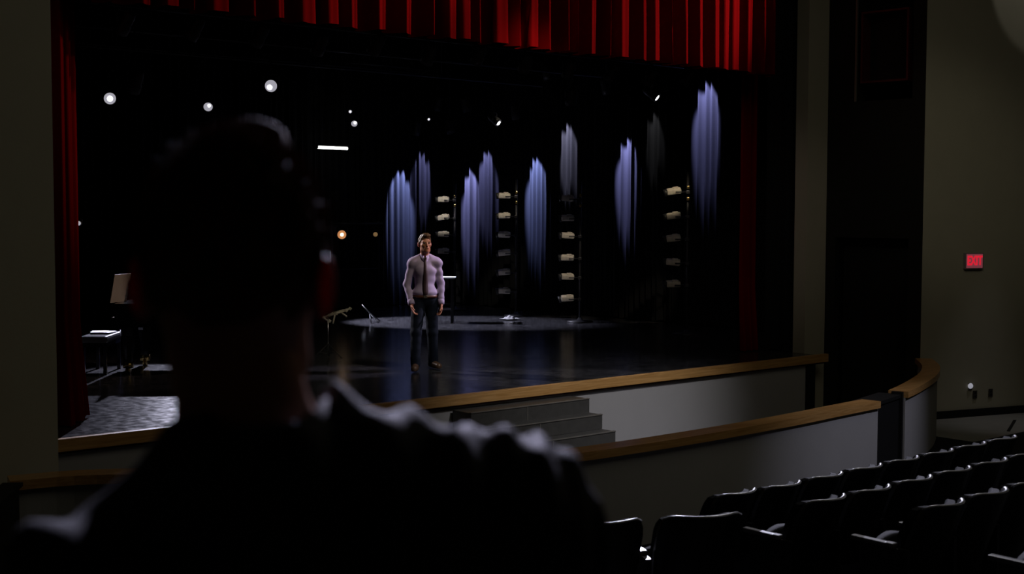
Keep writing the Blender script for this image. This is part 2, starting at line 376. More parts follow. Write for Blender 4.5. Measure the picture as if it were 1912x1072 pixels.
# ------------------------------------------------------------------ curtains
def curtain(name, path, z0, z1, wl, amp, m, label, nz=7, jitter=.35, flare=0., seed=1, group=None, box=False):
    rng = random.Random(seed); P = [Vector((x, y, 0)) for x, y in path]
    seg = [0]
    for a, b in zip(P, P[1:]): seg.append(seg[-1] + (b - a).length)
    L = seg[-1]; n = max(12, int(L / wl * 14)); ph = 0; vs = []; fs = []; prof = []
    k = wl
    for i in range(n + 1):
        s_ = L * i / n
        j = max(q for q in range(len(seg) - 1) if seg[q] <= s_ + 1e-9); t = (s_ - seg[j]) / (seg[j + 1] - seg[j]); p = P[j].lerp(P[j + 1], t); dv = (P[j + 1] - P[j]).normalized(); nr = Vector((dv.y, -dv.x, 0))
        prof.append((p, dv, nr, ph, s_))
        if i % 14 == 0: k = wl * (1 + rng.uniform(-jitter, jitter)); am = amp * (1 + rng.uniform(-.35, .25)); skew = rng.uniform(-.5, .5)
        ph += 2 * PI * (L / n) / k
    rngs = [rng.uniform(-1, 1) for _ in range(400)]
    for iz in range(nz + 1):
        t = iz / nz; z = z0 + (z1 - z0) * t
        for p, dv, nr, ph_, s_ in prof:
            q = ph_ + .5 * math.sin(s_ * 2.1 + t * 1.3) * (1 - t)
            w = math.sin(q) + .28 * math.sin(2 * q + .6) + .15 * math.sin(.37 * q)
            if box: w = math.tanh(2.2 * math.sin(q)) + .2 * math.sin(2 * q + 1)
            a = amp * (1 + .25 * rngs[int(q / (2 * PI)) % 400]) * (1 - .25 * t)
            lat = .35 * amp * math.cos(q) * rngs[(int(q / (2 * PI)) + 50) % 400]
            fl_ = flare * max(0, 1 - (z - z0) / .45) ** 2
            vs.append(p + nr * (a * w * (1 + fl_ * 2)) + dv * lat + nr * fl_ * .12 + Vector((0, 0, z + (.012 * math.sin(ph_ * .5) if iz == 0 else 0))))
    m1 = len(prof)
    for iz in range(nz):
        for i in range(m1 - 1): fs.append((iz * m1 + i, iz * m1 + i + 1, (iz + 1) * m1 + i + 1, (iz + 1) * m1 + i))
    return MB().add(vs, fs, True).build(name, m, None, label, 'curtain', group)
curtain('valance_curtain', [(-5.66, .2), (5.06, .2)], 5.06, 7.6, .29, .13, M['red'], 'red pleated valance hanging across the top of the stage opening', nz=5, seed=4, box=True)
curtain('main_curtain', [(-5.86, .46), (-5.56, .50), (-5.20, 1.15)], .92, 7.8, .2, .07, M['red'], 'dark red main curtain drawn back at the left edge of the stage', flare=.3, seed=5)
curtain('main_curtain', [(4.93, .80), (5.30, .80)], .92, 7.8, .17, .06, M['red'], 'dark red main curtain drawn back at the right edge of the stage', flare=.35, seed=6)
curtain('black_leg', [(5.36, .60), (5.66, .30)], .92, 8.2, .3, .03, M['drape'], 'black masking curtain between the red curtain and the right pier', seed=7)
curtain('side_drape', [(8.0, .9), (8.0, 11.95)], .93, 7.6, .17, .055, M['drape'], 'black side drape with blue light pools down the right of the stage', nz=5, seed=8)
curtain('back_drape', [(-8.6, 12.1), (8.0, 12.1)], .93, 7.6, .17, .055, M['drape'], 'black back drape across the rear of the stage behind the high table', nz=4, seed=9)
curtain('side_drape', [(-8.6, 12.0), (-8.6, .9)], .93, 7.6, .34, .075, M['drape'], 'black side drape down the left wing of the stage', nz=3, seed=10)
MB().box((0, 6.4, 8.6), (18.5, 12.6, .15)).build('ceiling.001', M['black'], kind=S)
MB().box((0, 12.6, 4.2), (18.5, .15, 8.8)).build('wall_stage_rear', M['black'], kind=S)
MB().box((9.0, 6.4, 4.2), (.15, 12.6, 8.8)).build('wall_stage_right', M['black'], kind=S)
MB().box((-9.0, 6.4, 4.2), (.15, 12.6, 8.8)).build('wall_stage_left', M['black'], kind=S)
for sx in (-1, 1): MB().box((sx * 7.55, .13, 4.5), (2.95, .2, 9)).build('wall_wing_' + ('left' if sx < 0 else 'right'), M['black'], kind=S)

# ------------------------------------------------------------------ stage lights
def lamp_meshes():
    body = MB().lathe([(.02, .20), (.055, .195), (.075, .16), (.085, .10), (.085, 0), (.098, -.02), (.098, -.13), (.09, -.13), (.088, -.06)], 20)
    yoke = MB().tube([(-.115, 0, 0), (-.115, 0, .13), (-.09, 0, .17), (.09, 0, .17), (.115, 0, .13), (.115, 0, 0)], .011, 8)
    lens = MB().lathe([(.001, -.125), (.05, -.122), (.083, -.10), (.088, -.085)], 20)
    bulb = MB().lathe([(.001, -.132), (.022, -.135), (.036, -.126), (.03, -.118)], 14)
    knob = MB().tube([(.115, 0, 0), (.14, 0, 0)], .018, 8)
    return dict(housing=body.mesh('housing', M['lamp_dark']), yoke=yoke.mesh('yoke', M['metal']), lens=lens.mesh('lens', M['lens']), bulb=bulb.mesh('bulb', M['white_bulb']), knob=knob.mesh('knob', M['metal']))
LM = lamp_meshes()
def mesh_with(me, m, key):
    k = me.name + key
    if k not in LM: c = me.copy(); c.materials.clear(); c.materials.append(m); LM[k] = c
    return LM[k]
def stage_lamp(loc, aim, label, lens='lens', bulb=None, drop=.3, sc=1., group=None, housing='lamp_dark', bulb_off=(0, 0), bulb_sc=1.):
    root = empty('stage_spotlight', loc, label=label, cat='stage light', group=group); root.scale = (sc,) * 3
    q = (Vector(aim) - Vector(loc)).to_track_quat('-Z', 'Y')
    h = link('housing', mesh_with(LM['housing'], M[housing], housing), root); h.rotation_mode = 'QUATERNION'; h.rotation_quaternion = q
    link('lens', mesh_with(LM['lens'], M[lens], lens), h)
    if bulb:
        b = link('bulb', mesh_with(LM['bulb'], M[bulb], bulb), h); b.location = (bulb_off[0], bulb_off[1], -.004); b.scale = (bulb_sc, bulb_sc, 1)
    az = math.atan2(*(Vector(aim) - Vector(loc)).xy) if abs((Vector(aim) - Vector(loc)).xy.length) > .01 else 0
    y = link('yoke', LM['yoke'], root); y.rotation_euler.z = -az
    MB().box((0, 0, drop - .03), (.05, .05, .06), bev=.008).tube([(0, 0, .165), (0, 0, drop - .05)], .012, 8).build('hanger', M['black'], root)
    return root
def batten(p0, p1, label):
    p0, p1 = Vector(p0), Vector(p1); root = empty('lighting_pipe', (p0 + p1) / 2, label=label, cat='pipe'); c = (p0 + p1) / 2
    MB().tube([p0 - c, p1 - c], .024, 10).build('pipe', M['metal'], root)
    for t in (.08, .5, .92):
        q = p0.lerp(p1, t) - c; MB().tube([q, q + Vector((0, 0, 8.5 - c.z))], .005, 6).build('cable', M['metal'], root)
BZ = {1.2: 5.45, 3: 5.5, 5: 5.3, 7: 5.3, 9: 5.5}
batten((-5.2, 1.2, 5.42), (5.2, 1.2, 5.42), 'black lighting pipe just behind the red valance')
batten((-5.5, 3, 5.5), (6.4, 3, 5.5), 'black lighting pipe second from the front above the stage')
batten((-5.5, 5, 5.5), (6.4, 5, 5.5), 'black lighting pipe third from the front above the stage')
batten((-5.5, 7, 5.5), (6.4, 7, 5.5), 'black lighting pipe above the middle of the stage')
batten((-5.5, 9, 5.8), (6.4, 9, 5.8), 'black lighting pipe above the rear of the stage')
batten((7.36, 3.2, 7.13), (7.36, 11.6, 7.13), 'black lighting pipe running along the side drape')
batten((4.6, 11.46, 6.23), (7.25, 11.46, 6.23), 'short black lighting pipe before the back drape')
def L_(loc, aim, label, pz, **k):
    return stage_lamp(loc, aim, label, drop=(pz - .026 - loc[2]) / k.get('sc', 1.), **k)
L_((-2.35, 7, 4.75), (-5.6, -2.0, 3.1), 'brightest stage spotlight glaring white near the left edge of the stage', 5.5, lens='white_lens', bulb='white_bulb', bulb_sc=1.15)
L_((.29, 9, 4.9), (-4.2, .2, 2.2), 'smaller lit spotlight just above the head seen from behind, between two brighter ones', 5.8, lens='white_lens', bulb='white_bulb', sc=.9, bulb_off=(-.02, .03), bulb_sc=.8)
L_((-.71, 5, 4.89), (-6.4, -5.5, 3.6), 'lit white spotlight with two bright points, highest of the glowing lamps at left', 5.5, lens='white_lens', bulb='white_bulb', bulb_off=(.02, -.02))
L_((2.05, 7, 4.58), (-2.4, -.2, 2.2), 'small lit spotlight just above the fluorescent tube', 5.5, lens='white_lens', bulb='white_bulb', sc=.62, bulb_off=(-.02, .03))
L_((3.26, 9, 4.96), (-1.0, 2, 3.6), 'tiny white lamp above the small spotlight over the tube', 5.8, lens='white_lens', bulb='white_bulb', sc=.36)
L_((3.65, 7, 4.73), (1.2, 2, 2.4), 'tiny white lamp alone above the blue light pools', 5.5, lens='white_lens', bulb='white_bulb', sc=.3)
L_((5.21, 7, 4.78), (5.9, 5.6, 3.6), 'lit spotlight seen edge on in the middle above the stage', 5.5, lens='white_lens', bulb='white_bulb', sc=.8, bulb_sc=1.5)
L_((5.32, 3, 5.0), (6.1, 1.9, 4.0), 'lit spotlight seen edge on near the right end of the valance', 5.5, lens='white_lens', bulb='white_bulb', sc=.85, bulb_sc=1.6)
L_((3.5, 3, 4.83), (4.6, 5, 1.2), 'unlit black spotlight above the right-hand drape', 5.5, sc=.9)
L_((-3.7, 3, 4.58), (-4.0, 5, 1.2), 'unlit black spotlight at the left end of the second pipe', 5.5, sc=.9)
for i, x in enumerate(np.linspace(-4.6, 4.2, 12)):
    nm = ['first', 'second', 'third', 'fourth', 'fifth', 'sixth', 'seventh', 'eighth', 'ninth', 'tenth', 'eleventh', 'last'][i]
    L_((x, 1.2, 5.02 + .04 * random.uniform(-1, 1)), (x + random.uniform(-1.2, 1.2), 4.5, 1.0), 'unlit black spotlight behind the valance, %s from the left' % nm, 5.42, sc=.85, group='unlit spotlights behind the valance')
# pools of blue light on the drapes: each from its own hanging lamp
def pool(wallside, pos, ztop, power, color, beta=13, alpha=22, D=.62, label=None, lampz=None):
    z0 = ztop + D / math.tan(R(alpha + beta))
    if wallside == 'x': loc = (8.0 - D, pos, z0); aim = (8.0 - D + math.tan(R(alpha)) * 3, pos, z0 - 3); pz = 7.1
    else: loc = (pos, 12.1 - D, z0); aim = (pos, 12.1 - D + math.tan(R(alpha)) * 3, z0 - 3); pz = 6.2
    d = (Vector(aim) - Vector(loc)).normalized()
    lp = Vector(loc) - d * .06
    r = stage_lamp(tuple(lp), aim, label, drop=pz - lp.z, group='lamps washing the drapes')
    spot('drape_light', Vector(loc) + d * .10, aim, power * 2.2, color, 2 * beta, .4, .02)
BL2 = (.42, .44, 1.0); WH = (.62, .62, .9)
PO = [('y', 6.58, 3.98, 2300, BLUE, 14, 'leftmost lamp before the back drape'),
      ('y', 7.18, 4.42, 1100, BL2, 10, 'second lamp from the left before the back drape'),
      ('x', 11.25, 4.0, 3000, BL2, 13, 'rearmost lamp along the side drape'),
      ('x', 10.65, 4.42, 1500, BL2, 12, 'second lamp from the rear along the side drape'),
      ('x', 8.95, 4.2, 3200, BLUE, 13, 'third lamp from the rear along the side drape'),
      ('x', 7.95, 4.85, 1400, WH, 10, 'fourth lamp from the rear along the side drape'),
      ('x', 6.2, 4.5, 2600, BL2, 12, 'third lamp from the front along the side drape'),
      ('x', 5.48, 4.95, 130, (.8, .8, .8), 9, 'second lamp from the front along the side drape'),
      ('x', 4.12, 5.45, 2100, BL2, 13, 'frontmost lamp along the side drape')]
for w, p, zt, pw, c, be, lb in PO:
    pool(w, p, zt, pw, c, beta=be, label='black unlit-looking spotlight pointed down the drape, ' + lb)

# booms: upright pipes carrying a column of lamps
ORD = ['topmost', 'second', 'third', 'fourth', 'fifth', 'lowest']
def boom_meshes():
    b = MB(); b.box((0, 0, 0), (.25, .16, .10), bev=.028); b.box((.03, -.02, .058), (.10, .08, .03), bev=.012); return dict(
        body=b.mesh('housing', M['lamp_grey']), snout=MB().tube([(-.11, 0, -.005), (-.17, 0, -.02)], [.06, .068], 14).mesh('snout', M['lamp_dark']),
        yoke=MB().tube([(.02, .10, -.02), (.12, .12, -.02), (.2, .06, -.02), (.2, -.06, -.02), (.12, -.12, -.02), (.02, -.10, -.02)], .01, 8).mesh('yoke', M['metal']),
        clamp=MB().box((.235, -.055, -.02), (.07, .06, .06), bev=.01).mesh('clamp', M['metal']))
BM_ = boom_meshes()
def boom(x, y, zs, label, nm, tan):
    rz = R(-40)
    root = empty('lighting_boom', (x, y, .9), rz, label=label, cat='light stand')
    px = .245
    MB().tube([(px, 0, .03), (px, 0, max(zs) - .92 + .35)], .024, 10).build('pole', M['metal'], root)
    MB().lathe([(.25, 0), (.25, .025), (.06, .04), (.03, .09)], 20, origin=(px, 0, 0)).build('base', M['metal'], root)
    for z in (max(zs) - .92 - .12, max(zs) - .92 + .08): MB().box((px, -.035, z), (.05, .05, .06), bev=.01).build('bracket', M['brass'], root)
    for i, z in enumerate(sorted(zs, reverse=True)):
        o = empty('boom_light', (x, y, z), rz, label='%s stage light on the %s, seen with its %s top lit' % (ORD[i] if i < len(zs) - 1 else 'lowest', nm, tan), cat='stage light', group='lamps on the lighting booms')
        hb = link('housing', BM_['body'], o); hb.rotation_euler = (R(random.uniform(6, 16)), R(random.uniform(-8, 6)), R(random.uniform(-8, 8)))
        link('snout', BM_['snout'], hb); link('yoke', BM_['yoke'], o); link('clamp', BM_['clamp'], o)
boom(6.6, 10.47, (3.32, 2.93, 2.56, 2.19), 'black lighting boom behind the man in the lavender shirt', 'boom behind the man', 'pale')
boom(6.6, 8.39, (3.38, 2.97, 2.58, 2.21, 1.81, 1.42), 'black lighting boom to the right of the man, second from the left', 'boom second from the left', 'tan')
boom(6.6, 6.46, (3.31, 2.93, 2.59, 2.16, 1.79, 1.37), 'black lighting boom second from the right, with evenly lit tan lamps', 'boom second from the right', 'tan')
boom(6.3, 3.4, (3.41, 2.98, 2.59, 2.17, 1.79), 'black lighting boom nearest the right red curtain', 'boom nearest the red curtain', 'tan')

# fluorescent strip
t = empty('fluorescent_light', (4.24, 11.2, 4.38), R(2), label='glowing white fluorescent strip light hanging in the dark upstage', cat='light')
MB().tube([(-.37, 0, 0), (.37, 0, .0)], .028, 12).build('tube', M['tube'], t)
MB().box((0, 0, .06), (.8, .08, .05), bev=.01).build('housing', M['metal'], t)
for sx in (-1, 1):
    MB().box((sx * .385, 0, .015), (.02, .06, .08)).build('end_cap', M['metal'], t); MB().tube([(sx * .3, 0, .08), (sx * .3, 0, 3.9)], .004, 6).build('hanging_wire', M['metal'], t)

# pipe frame with two amber lamps
fr = empty('pipe_frame', (4.93, 11.2, .92), 0, label='black metal pipe frame standing upstage left of the blue drape', cat='frame')
for x, n_ in ((-.72, 1), (.46, 1), (.58, 1)): MB().tube([(x, 0, .02), (x, 0, 1.92)], .02, 8).build('post', M['metal'], fr); MB().box((x, 0, .01), (.09, .4, .02)).build('foot', M['metal'], fr)
MB().tube([(-.74, 0, 1.87), (.6, 0, 1.87)], .018, 8).build('top_bar', M['metal'], fr); MB().tube([(-.72, 0, .9), (.46, 0, .9)], .012, 8).build('cross_bar', M['metal'], fr)
stage_lamp((4.42, 11.155, 2.56), (.5, 4.0, 2.6), 'glowing amber lamp hanging at the left of the pipe frame', lens='amber_lens', bulb='amber_bulb', sc=1.05, drop=.199)
stage_lamp((5.28, 11.155, 2.56), (2.5, 7.0, 2.4), 'dim amber lamp hanging on the right posts of the pipe frame', lens='dim_bulb', sc=.55, drop=.38)
stage_lamp((-4.42, 3, 2.88), (-7, -1, 2.9), 'tiny lit lamp low beside the left red curtain', lens='white_lens', sc=.3, drop=(5.474 - 2.88) / .3)

# ------------------------------------------------------------------ things on stage
ZS = .9
def piano():
    # local: keyboard edge along +Y (from the near leg), case running along +X; seen from behind-left
    root = empty('grand_piano', (-3.43, 4.02, ZS), R(-38), label='black grand piano with brass casters at the left of the stage', cat='piano')
    pts = [(-.12, -.08), (-.12, 1.30), (.55, 1.30), (.95, 1.24), (1.2, 1.02), (1.45, .72), (1.70, .55), (1.80, .36), (1.78, .12), (1.62, -.06), (.4, -.08)]
    MB().prism(pts, .62, .93).build('case', M['piano'], root)
    MB().prism([(.28, -.10)] + [(x * 1.01, y * 1.01) for x, y in pts[2:]] + [(.28, 1.31)][:0] + [(.28, -.10)][:0], .935, .96).build('lid', M['piano'], root)
    MB().box((-.03, .61, .70), (.28, 1.30, .05)).build('key_bed', M['piano'], root)
    kb = MB().box((-.10, .61, .735), (.15, 1.22, .02)).build('keyboard', M['ivory'], root)
    for (x, y) in ((.0, .12), (.0, 1.0), (1.5, .32)):
        lg = MB(); lg.lathe([(.105, .62), (.10, .50), (.075, .30), (.058, .13), (.062, .10)], 8, origin=(x, y, 0), smooth=False); lo = lg.build('leg', M['piano'], root)
        c = MB(); c.tube([(x - .03, y, .045), (x + .03, y, .045)], .045, 14); c.box((x, y, .095), (.13, .08, .05), bev=.015); c.tube([(x, y, .07), (x, y, .15)], .066, 12); c.build('caster', M['brass'], lo)
    MB().box((.85, .55, .3), (.10, .22, .62), bev=.01).build('pedal_lyre', M['piano'], root)
    for k in (-.06, 0, .06): MB().box((.72, .55 + k, .05), (.16, .03, .012), bev=.004).build('pedal', M['brass'], root)
    MB().box((.14, .62, 1.12), (.02, .70, .34), Matrix.Rotation(R(14), 3, 'Y')).build('music_desk', M['piano'], root)
    return root
pr = piano()
rz = R(-38)
def pl(x, y, z): return Vector((-3.43, 4.02, ZS)) + Matrix.Rotation(rz, 3, 'Z') @ Vector((x, y, z))
sh = empty('sheet_music', (-3.419, 4.185, 2.020), rz - R(22), label='cream sheet music standing on the piano desk', cat='sheet music')
MB().box((0, 0, 0), (.008, .34, .38), Matrix.Rotation(R(12), 3, 'Y')).build('page', M['sheet'], sh)
MB().box((-.007, .06, -.03), (.002, .06, .08), Matrix.Rotation(R(12), 3, 'Y')).build('printed_note', M['ink'], sh)
b = empty('piano_bench', pl(-.40, .30, 0), rz, label='black piano bench with padded leather top beside the piano', cat='bench')
MB().box((0, 0, .46), (.36, .76, .09), bev=.03).build('seat', M['leather'], b); MB().box((0, 0, .39), (.32, .72, .06)).build('apron', M['piano'], b)
for sx in (-1, 1):
    for sy in (-1, 1): MB().box((sx * .14, sy * .33, .19), (.045, .045, .38), bev=.006).build('leg', M['piano'], b)
p = empty('loose_papers', pl(-.42, .42, .507), rz + .2, label='loose white papers lying on the piano bench', cat='papers')
for i in range(4): MB().box((random.uniform(-.05, .05), random.uniform(-.12, .12), .004 + .006 * i), (.21, .29, .004), Matrix.Rotation(random.uniform(-.5, .5), 3, 'Z')).build('sheet', M['paper'], p)
# high table behind the man
t = empty('high_table', (4.65, 7.93, ZS + .0), R(-40), label='black high table with a pale top behind the man in the lavender shirt', cat='table')
MB().box((-.12, 0, .87), (.78, .42, .03), bev=.006).build('table_top', M['paper'], t)
for sx, sy in ((.20, .14), (.20, -.14), (-.44, .14), (-.44, -.14)): MB().box((sx, sy, .43), (.05, .05, .86), bev=.005).build('leg', M['metal'], t)
for sy in (.14, -.14): MB().box((-.12, sy, .25), (.6, .03, .03)).build('stretcher', M['metal'], t)
# folding music stand, left of centre
ms = empty('music_stand', (-.43, 3.90, ZS), R(-40), label='low chrome music stand on a tripod base left of the standing man', cat='music stand')
MB().tube([(0, 0, .05), (0, 0, .62)], .011, 8).build('post', M['chrome'], ms)
for k in range(3):
    a = R(95 + 120 * k); d = Vector((math.cos(a), math.sin(a), 0)); lg = MB().tube([Vector((0, 0, .22)), d * .24 + Vector((0, 0, .02))], .009, 8).build('leg', M['metal'], ms)
    MB().tube([Vector((0, 0, .08)), d * .14 + Vector((0, 0, .10))], .006, 6).build('brace', M['metal'], lg)
dk = MB()
for a, b2 in (((-.06, 0, .60), (.26, .05, .70)), ((.26, .05, .70), (.30, .16, .72)), ((-.06, 0, .60), (.05, .14, .66)), ((.05, .14, .66), (.30, .16, .72)), ((.02, .02, .63), (.2, .15, .70)), ((.12, .03, .66), (.12, .15, .68)), ((-.08, -.03, .61), (.0, -.02, .56)), ((.2, -.02, .67), (.28, -.05, .62)), ((.10, 0, .64), (.08, -.06, .52))): dk.tube([a, b2], .012, 8)
for c in ((-.06, 0, .60), (.26, .05, .70), (.12, .03, .66), (.02, .02, .55), (.3, .16, .72)): dk.box(c, (.045, .04, .04), Matrix.Rotation(.6, 3, 'Y'), bev=.008)
dk.build('folding_desk', M['lamp_grey'], ms)
# leaning boom pole
gs = empty('guitar_stand', (3.67, 8.70, ZS), R(-40), label='small thin metal guitar stand on the lit floor upstage', cat='stand')
MB().tube([(0, 0, .02), (-.30, 0, .34)], .014, 8).build('neck_rod', M['chrome'], gs); MB().tube([(-.16, 0, .18), (.02, .22, .015)], .012, 8).build('leg', M['metal'], gs); MB().tube([(-.16, 0, .18), (-.1, -.22, .015)], .012, 8).build('leg', M['metal'], gs); MB().tube([(0, -.12, .02), (0, .12, .02)], .012, 8).build('foot_bar', M['chrome'], gs)
cl = empty('cloth', (6.05, 7.55, ZS + .02), 0, label='small crumpled white cloth on the stage floor right of the light pool', cat='cloth')
cm = MB(); vs = []; fs = []; nn = 14
for j in range(nn + 1):
    for i in range(nn + 1):
        u, v = i / nn - .5, j / nn - .5; r = math.hypot(u, v); vs.append((u * .34, v * .26, max(.004, .07 * (1 - 2.1 * r) + .018 * math.sin(19 * u + 3) * math.cos(17 * v)) + .004))
for j in range(nn):
    for i in range(nn): fs.append((j * (nn + 1) + i, j * (nn + 1) + i + 1, (j + 1) * (nn + 1) + i + 1, (j + 1) * (nn + 1) + i))
cm.add(vs, fs, True).build('fabric', M['cloth'], cl)

# ------------------------------------------------------------------ right wall fittings
WD = Vector((-1, .3, 0)).normalized() * -1          # along the wall to the right
WN = Vector((-.287, -.958, 0))                      # out of the wall
WROT = Matrix((WD, -WN, Vector((0, 0, 1)))).transposed()
wz = math.atan2(WD.y, WD.x)
ex = empty('exit_sign', Vector((7.17, -1.79, 2.325)) + WN * .0, wz, label='lit red exit sign on the beige right wall', cat='sign')
MB().box((0, -.025, 0), (.34, .05, .24), bev=.008).build('housing', M['sign'], ex)
MB().box((0, -.052, 0), (.305, .006, .205)).build('face', M['signface'], ex)
fc = bpy.data.curves.new('letters', 'FONT'); fc.body = 'EXIT'; fc.size = .18; fc.extrude = .003; fc.align_x = 'CENTER'; fc.align_y = 'CENTER'; fc.offset = .006; fc.space_character = 1.08
tmp = bpy.data.objects.new('tmp', fc); COL.objects.link(tmp); bpy.context.view_layer.update()
me = bpy.data.meshes.new_from_object(tmp.evaluated_get(bpy.context.evaluated_depsgraph_get())); bpy.data.objects.remove(tmp)
me.materials.clear(); me.materials.append(M['signred'])
lt = link('letters', me, ex); lt.rotation_euler = (R(90), 0, 0); lt.location = (0, -.058, 0); lt.scale = (.72, 1.05, 1)
def plate(name, p, w, h, label, m, cat):
    o = empty(name, p, wz, label=label, cat=cat); MB().box((0, -.006, 0), (w, .012, h), bev=.003).build('cover', m, o)
    for dz in (-.025, .025): MB().box((0, -.014, dz), (.03, .006, .025), bev=.002).build('socket', M['black'], o)
plate('wall_outlet', (7.27, -1.825, .325), .075, .12, 'dark wall outlet below the round night light', M['plate'], 'outlet')
plate('wall_outlet', (7.56, -1.912, .335), .075, .12, 'dark wall outlet to the right of the night light', M['plate'], 'outlet')
nl = empty('night_light', (7.18, -1.80, .46), wz, label='small round white night light low on the right wall', cat='light')
q = MB().lathe([(.001, .035), (.03, .03), (.042, .012), (.044, 0)], 18); o = q.build('dome', M['plastic_white'], nl); o.rotation_euler = (R(90), 0, 0)
MB().box((0, -.003, -.01), (.07, .006, .11), bev=.002).build('base_plate', M['plate'], nl)

# ------------------------------------------------------------------ theatre seats
def seat_proto():
    root = empty('theatre_seat', (0, 0, 0))
    w = .245
    def shell(name, t0, t1, z0, z1, m, nx=14, nzz=10, ww=w):
        """curved back: front skin offset t1, rear skin offset t0"""
        vs = []; fs = []
        for side, t in ((0, t0), (1, t1)):
            for j in range(nzz + 1):
                v = j / nzz; z = z0 + (z1 - z0) * v; hw = ww * (1 - .10 * max(0, v - .86) / .14 * (1 if v > .86 else 0)) * (.93 + .07 * min(1, v * 2))
                for i in range(nx + 1):
                    u = 2 * i / nx - 1; x = hw * u
                    y = .105 * u * u - .17 * (v - .0) ** 1.15 * (z1 - z0) / .5 + t
                    drop = (.022 * max(0, abs(u) - .82) / .18) * v ** 6
                    vs.append((x, y, z - drop))
        n1 = nx + 1; off = (nzz + 1) * n1
        for j in range(nzz):
            for i in range(nx):
                a = j * n1 + i; fs.append((a, a + 1, a + n1 + 1, a + n1)); fs.append((off + a, off + a + n1, off + a + n1 + 1, off + a + 1))
        for i in range(nx):
            a = nzz * n1 + i; fs.append((a, a + 1, off + a + 1, off + a)); fs.append((i, off + i, off + i + 1, i + 1))
        for j in range(nzz):
            a = j * n1; fs.append((a, a + n1, off + a + n1, off + a)); a += nx; fs.append((a, off + a, off + a + n1, a + n1))
        return MB().add(vs, fs, False).build(name, m, root)
    shell('back_shell', -.028, .0, .34, .86, M['shell']); shell('backrest', .002, .045, .42, .845, M['seat'], ww=.235)
    edge_glint = []
    for i in range(15):
        u = 2 * i / 14 - 1; edge_glint.append((w * .90 * u, .105 * u * u - .17 * 1.04 - .014, .858 - .022 * max(0, abs(u) - .82) / .18))
    MB().tube(edge_glint, .010, 8).build('top_glint', M['edge_glint'], root)  # grey tube added as the highlight along the top of the back
    # tipped-up seat pad
    vs = []; fs = []; nx, nz = 10, 8
    for t in (0, 1):
        for j in range(nz + 1):
            v = j / nz
            for i in range(nx + 1):
                u = 2 * i / nx - 1; z = .30 + .31 * v - .03 * u * u * v; y = .10 + .10 * v + t * (.09 - .03 * abs(u)); vs.append((.225 * u * (1 - .06 * v), y, z))
    n1 = nx + 1; off = (nz + 1) * n1
    for j in range(nz):
        for i in range(nx): a = j * n1 + i; fs += [(a, a + 1, a + n1 + 1, a + n1), (off + a, off + a + n1, off + a + n1 + 1, off + a + 1)]
    for i in range(nx): a = nz * n1 + i; fs += [(a, a + 1, off + a + 1, off + a), (i, off + i, off + i + 1, i + 1)]
    for j in range(nz): a = j * n1; fs += [(a, a + n1, off + a + n1, off + a), (a + nx, off + a + nx, off + a + nx + n1, a + nx + n1)]
    MB().add(vs, fs, True).build('seat_cushion', M['seat'], root)
    def arm(x):
        a = MB(); a.box((x, .22, .605), (.052, .28, .028), bev=.009); ao = a.build('armrest', M['arm'], root)
        MB().box((x, .09, .607), (.05, .06, .030), bev=.008).build('arm_glint', M['edge_glint'], ao)  # pale block added as the glint at the armrest's rear end
        MB().prism([(x - .016, -.03), (x + .016, -.03), (x + .016, .30), (x - .016, .30)], .0, .595).build('support', M['metal'], root)
        MB().box((x, .1, .012), (.07, .30, .024), bev=.005).build('foot', M['metal'], root)
    arm(-.2835)
    return root, arm
SEAT, ARM = seat_proto()
SEAT_R = None
ordn = ['first', 'second', 'third', 'fourth', 'fifth', 'sixth', 'seventh', 'eighth', 'ninth', 'tenth', 'eleventh', 'twelfth', 'thirteenth']
first = [True]
def place_seat(x, y, rz, label, group):
    o = SEAT if first[0] else copy_tree(SEAT); first[0] = False
    o.location = (x, y, fl(x, y)); o.rotation_euler = (0, 0, rz); setp(o, label, 'seat', group); return o
ROWS = [('front', -6.21, -3.50, 8), ('second', -6.98, -3.55, 7), ('third', -7.80, -3.53, 4), ('fourth', -8.88, -3.86, 2)]
for nm, y, x0, n in ROWS:
    for k in range(n):
        o = place_seat(x0 + .50 * k, y, 0, 'black theatre seat in the %s row of the right block, %s from the aisle' % (nm, ordn[k]), 'theatre seats in the right block'); o.scale.x = .88
for k, nm in enumerate(('right-hand', 'left-hand')):
    a = R(-25); px = Vector((-4.69, -7.0)) - Vector((math.cos(a), math.sin(a))) * .62 * k
    o = place_seat(px.x, px.y, a, 'nearest black theatre seat, %s of the two beside the man seen from behind' % nm, 'theatre seats across the aisle'); o.scale.x = 1.08

